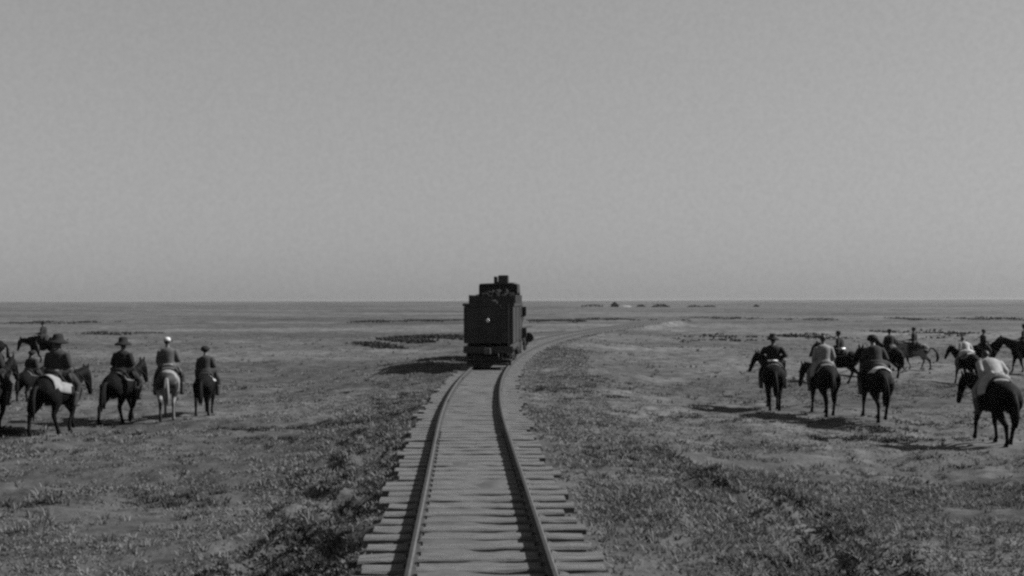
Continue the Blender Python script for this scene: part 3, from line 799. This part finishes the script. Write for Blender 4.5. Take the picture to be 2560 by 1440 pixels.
    for s in (-1, 1):
        bm = bmesh.new()
        loft(bm, [(s * .386, .16, SEAT - .48), (s * .386, .10, SEAT - .70), (s * .386, .075, SEAT - .79)], [.085, .066, .06], 10)
        loft(bm, [(s * .386, .05, SEAT - .775), (s * .39, .16, SEAT - .785), (s * .395, .28, SEAT - .80)], [(.052, .05), (.055, .042), (.038, .026)], 10)
        me = voxel(bm, .018, 2)
        link('boot', me, BOOT, p)
    if belt is not None:
        bm = bmesh.new()
        for k, dz in enumerate((.05,)):
            c = tor[1][0]
            pts = [T((.215 * math.cos(2 * math.pi * i / 20), c[1] + .175 * math.sin(2 * math.pi * i / 20), SEAT + .07)) for i in range(21)]
            loft(bm, pts, [(.03, .05)] * 21, 8, False)
        from_bm('belt', bm, mat('belt_%d' % int(belt * 1000), belt, .1, 9, .8), p, smooth=True)
    bm = bmesh.new()      # hair on the back and sides of the head
    add_ball(bm, (0, 0, 0), (.082, .098, .10), 16, 12)
    for v in list(bm.verts):
        if v.co.y > .03 and v.co.z < .05 or v.co.z < -.075: v.co *= .82
    bm.transform(HM @ Matrix.Translation((0, -.012, .028)))
    from_bm('hair', bm, HAIR, p, smooth=True)
    if hat != 'none':
        bm = bmesh.new()
        if hat == 'brim': prof = [(.10, .01), (.19, -.005), (.212, .01), (.205, .035), (.165, .065), (.128, .085), (.122, .15), (.10, .20), (.06, .212), (.02, .20)]
        elif hat == 'wide': prof = [(.10, .01), (.21, -.015), (.242, .0), (.236, .03), (.185, .065), (.135, .09), (.128, .165), (.105, .225), (.06, .24), (.02, .225)]
        elif hat == 'round': prof = [(.10, .0), (.140, .005), (.162, .035), (.158, .075), (.135, .125), (.095, .16), (.05, .175), (.01, .178)]
        else: prof = [(.09, .03), (.102, .04), (.104, .075), (.095, .11), (.07, .135), (.03, .145), (.01, .146)]
        lathe(bm, prof, (0, 0, 0), 26, .96, 1.08)
        if hat == 'cap': loft(bm, [(-.06, .085, .045), (0, .145, .035), (.06, .085, .045)], [(.035, .01)] * 3, 8)
        bm.transform(HM @ Matrix.Translation((0, -.01, .0)))
        ht = from_bm('hat', bm, mat('felt_%d' % int(hat_alb * 1000), hat_alb, .2, 12, .9), p, smooth=True)
        if hat in ('brim', 'wide'):
            bm = bmesh.new(); lathe(bm, [(.132, .088), (.1345, .09), (.1325, .115), (.129, .117)], (0, 0, 0), 26, .96, 1.08)
            bm.transform(HM @ Matrix.Translation((0, -.01, .0)))
            from_bm('hat_band', bm, mat('hat_ribbon', .03, .1, 9, .6), ht, smooth=True)
    return tag(p, label, 'person', group)

GH, GP = 'horses ridden across the prairie', 'riders on horseback beside the track'
BLK = coat_mat('black', .0032); BAY = coat_mat('dark_bay', .0055); BRN = coat_mat('brown', .032)
GREY = coat_mat('dappled_grey', .16); PINTO = coat_mat('pinto', .12, .012); PALE = coat_mat('pale_dun', .10)
def pair(px, py, heading, hlabel, plabel, coat, hk, pk, sc=1.0):
    heading += math.degrees(math.atan((px - 1280) / F)); sc *= 1.04
    h = make_horse(at(px, py), heading, hlabel, coat, sc, group=GH, **hk)
    r = make_rider(h, plabel, group=GP, **pk)
    return h, r
RIDERS = [
 # px, py, heading, horse label, rider label, coat, horse options, rider options, scale
 (-24, 1080, 28, 'dark horse cut off by the left edge of the picture, its head just showing', 'rider in dark coat cut off by the left edge of the picture',
  BAY, dict(legs=(.16, -.18, -.16, .15), neck=-6), dict(coat=.018, hat='brim'), 1.0),
 (80, 1003, 40, 'small dark pony carrying the boy, behind the horse with the pale blanket', 'boy in round dark hat on a pony behind the big rider',
  BLK, dict(legs=(.1, -.1, -.1, .1), neck=-10), dict(coat=.014, hat='round', arms='down'), .72),
 (147, 1082, 34, 'dark horse with large pale blanket over its back, nearest of the horses on the left', 'big rider in very wide dark hat and grey jacket above a pale saddle blanket',
  BLK, dict(legs=(.26, -.16, -.20, .22), neck=-30, nyaw=-4, blanket=.13, bl=(-.60, .30, 1.75), tail=.2), dict(coat=.035, hat='wide', broad=1.15, belt=.12, trousers=.03, lean=-2), 1.04),
 (308, 1056, 31, 'black horse walking between the pale blanketed horse and the white horse', 'rider all in black with wide brimmed hat on a black horse',
  BLK, dict(legs=(.18, -.24, -.22, .20), neck=-16, nyaw=-6, blanket=.06, tail=.15), dict(coat=.012, hat='wide', lean=0), 1.0),
 (422, 1045, 4, 'pale grey horse with light rump seen from behind', 'rider in white cap and long grey coat on the pale horse',
  PINTO, dict(legs=(.12, -.14, -.16, .14), neck=-6, blanket=.03, mane=mat('pale_horsehair', .10, .3, 30, .7), fat=1.05), dict(coat=.062, hat='cap', hat_alb=.5, skirt=.18, belt=.14, arms='down', side=-3), .96),
 (516, 1037, 12, 'small black horse farthest right of the left group, nearest the track', 'rider in round dark hat and grey jacket nearest the track on the left',
  BLK, dict(legs=(.12, -.14, -.16, .12), neck=-12, blanket=.22, bl=(-.30, .30, 1.25)), dict(coat=.04, hat='round', arms='down', lean=4, side=-4), .84),
 (108, 904, -66, 'dark horse far out on the left, side on, its rider waving an arm', 'distant rider with one arm stretched out, beyond the big hat on the left',
  BLK, dict(legs=(.2, -.2, -.2, .2), neck=-42), dict(coat=.016, hat='cap', arms='raised'), .98),
 (-28, 906, -80, 'distant dark horse at the far left edge with only its rump in the picture', 'distant rider at the far left edge almost out of the picture',
  BLK, dict(legs=(.1, -.1, -.1, .1), neck=-10), dict(coat=.016, hat='cap', lean=25), .98),
 (1932, 1026, -4, 'black horse seen from behind, nearest the track on the right, long shadow beside it', 'rider in black with elbows out and a white belt, nearest the track on the right',
  BLK, dict(legs=(.10, -.12, -.12, .08), neck=-12, nyaw=-45, blanket=.30, bl=(-.40, -.24, .7), fat=1.22), dict(coat=.010, hat='brim', arms='wide', belt=.85, lean=2, broad=1.1), .97),
 (2058, 1035, -17, 'dark horse with lowered head, ridden by the man in the long pale coat', 'bare headed rider in a long pale grey coat',
  BAY, dict(legs=(.16, -.14, -.12, .16), neck=-40, nyaw=-18, blanket=.10), dict(coat=.17, hat='none', skirt=.36, lean=3, arms='down', trousers=.1), .95),
 (2100, 962, -68, 'dark horse side on behind the man in the long pale coat', 'rider in dark cap with a white pack at the waist behind the pale coat',
  BLK, dict(legs=(.18, -.2, -.22, .2), neck=-10), dict(coat=.012, hat='cap', belt=.85, lean=6), .9),
 (2188, 1050, -16, 'dark horse with pale patch on its rump and raised head amid the right group', 'dark rider leaning over a raised horse neck amid the right group',
  BAY, dict(legs=(.2, -.16, -.14, .2), neck=6, nyaw=-20, blanket=.30, bl=(-.66, -.2, 1.0)), dict(coat=.022, hat='round', lean=22), .98),
 (2222, 944, -40, 'far dark horse with its legs showing behind the pale rumped horse', 'slim distant rider sitting tall in dark coat, left of two upright riders',
  BLK, dict(legs=(.14, -.16, -.16, .14), neck=-8), dict(coat=.014, hat='cap', lean=-3), .88),
 (2284, 926, -84, 'distant pinto horse side on with a dark tail', 'distant upright rider in dark coat on the pinto horse',
  PINTO, dict(legs=(.16, -.18, -.18, .16), neck=-22, blanket=.02, tail=.5), dict(coat=.016, hat='cap'), .84),
 (2416, 962, -34, 'dark horse with arched neck carrying the man in the white shirt', 'rider in white shirt and dark waistcoat bending forward',
  BLK, dict(legs=(.16, -.14, -.12, .14), neck=-12, nyaw=-15, blanket=.16), dict(coat=.30, hat='none', lean=26, trousers=.12), .84),
 (2458, 926, 72, 'distant dark horse side on, its raised head pointing right', 'distant rider in dark jacket and flat cap above the bending pale figures',
  BLK, dict(legs=(.12, -.14, -.14, .12), neck=4), dict(coat=.012, hat='cap'), .84),
 (2488, 1112, -25, 'black horse closest to the camera on the right, seen from behind', 'rider in loose white coat bent low over the closest black horse',
  BLK, dict(legs=(.22, -.12, -.18, .18), neck=-34, nyaw=-14, blanket=.10, bl=(-.2, .2, .8), fat=1.08), dict(coat=.23, hat='none', lean=46, head=(-14, -10), skirt=.34, trousers=.16, broad=1.15, side=0, arms='down'), 1.0),
 (2566, 934, -62, 'dark horse half out of the picture at the right edge', 'rider in dark clothes half out of the picture at the right edge',
  BAY, dict(legs=(.12, -.14, -.14, .12), neck=-24), dict(coat=.014, hat='cap', arms='wide', lean=8), .95),
]
for r_ in RIDERS: pair(*r_)

# ------------------------------------------------------------------ far shrubs on the skyline and a bare pale mound
def shrub(px, d, wd, ht, label):
    ht *= .75
    x = (px - 1280) / F * d; z = gz(x, d)
    o = empty('shrub', (x, d, z))
    tag(o, label, 'shrub', 'low dark shrubs along the skyline')
    bm = bmesh.new()
    for k in range(260):
        t = random.uniform(-1, 1); top = ht * (1 - abs(t) ** 2.2) * random.uniform(.5, 1)
        c = Vector((t * wd / 2, random.uniform(-.3, .3) * wd, top * random.uniform(.3, 1)))
        s = random.uniform(.1, .28) * ht
        a = [Vector((random.gauss(0, 1), random.gauss(0, 1), random.gauss(0, 1))) * s for _ in range(3)]
        bm.faces.new([bm.verts.new(c + q) for q in a])
    from_bm('foliage', bm, mat('dark_scrub', .035), o)
    bm = bmesh.new()
    for k in range(3): loft(bm, [(0, 0, -.1), ((k - 1) * wd * .12, 0, ht * .35), ((k - 1) * wd * .25, .1, ht * .7)], [.12, .08, .03], 6)
    from_bm('stem', bm, mat('shrub_stem', .04), o)
for px, d, wd, ht, lab in ((1480, 620, 12, 2.0, 'low wide dark shrub on the skyline, first one right of the train'), (1537, 620, 3.0, 3.4, 'narrow upright dark shrub at the left end of the pale mound'),
                           (1602, 640, 5, 1.9, 'small shrub on the skyline just right of the pale mound'), (1652, 620, 10, 2.6, 'humped dark shrub on the skyline midway along the row'),
                           (1735, 620, 8, 1.8, 'left one of two flat dark shrubs close together on the skyline'), (1772, 620, 8, 1.6, 'right one of two flat dark shrubs close together on the skyline'),
                           (1890, 640, 3, 2.2, 'lone small shrub on the skyline, farthest from the train')):
    shrub(px, d, wd, ht, lab)
x = (1562 - 1280) / F * 622
bm = bmesh.new()
NR, NA = 8, 28; rings = []
for i in range(NR + 1):
    t = i / NR
    rings.append([bm.verts.new((4.8 * t * math.cos(2 * math.pi * k / NA) * (1 + .1 * math.sin(k * 1.7)), 3.5 * t * math.sin(2 * math.pi * k / NA), 1.15 * (1 - t * t) ** 1.3 * (1 + .12 * math.sin(3 * t + k)) - .3 * t)) for k in range(NA)])
for i in range(NR):
    for k in range(NA): bm.faces.new((rings[i][k], rings[i][(k + 1) % NA], rings[i + 1][(k + 1) % NA], rings[i + 1][k]))
mound = from_bm('sand_mound', bm, mat('pale_sand', .13, .2, 1.2, .95), smooth=True)
mound.location = (x, 622, gz(x, 622))
tag(mound, 'pale bare mound of sand on the skyline right of the train', 'mound')


# ------------------------------------------------------------------ dusty air over the plain
bm = bmesh.new(); add_box(bm, (0, 4400, 0.5), (17600, 9150, 17.0))
hz = from_bm('haze', bm, None)
hm = bpy.data.materials.new('haze'); hm.use_nodes = True
t = hm.node_tree; t.nodes.clear()
v = t.nodes.new('ShaderNodeVolumePrincipled'); v.inputs['Color'].default_value = (.36, .36, .36, 1); v.inputs['Density'].default_value = HAZE; v.inputs['Anisotropy'].default_value = 0.2
o_ = t.nodes.new('ShaderNodeOutputMaterial'); t.links.new(v.outputs[0], o_.inputs['Volume'])
hz.data.materials.append(hm); tag(hz, kind='stuff')
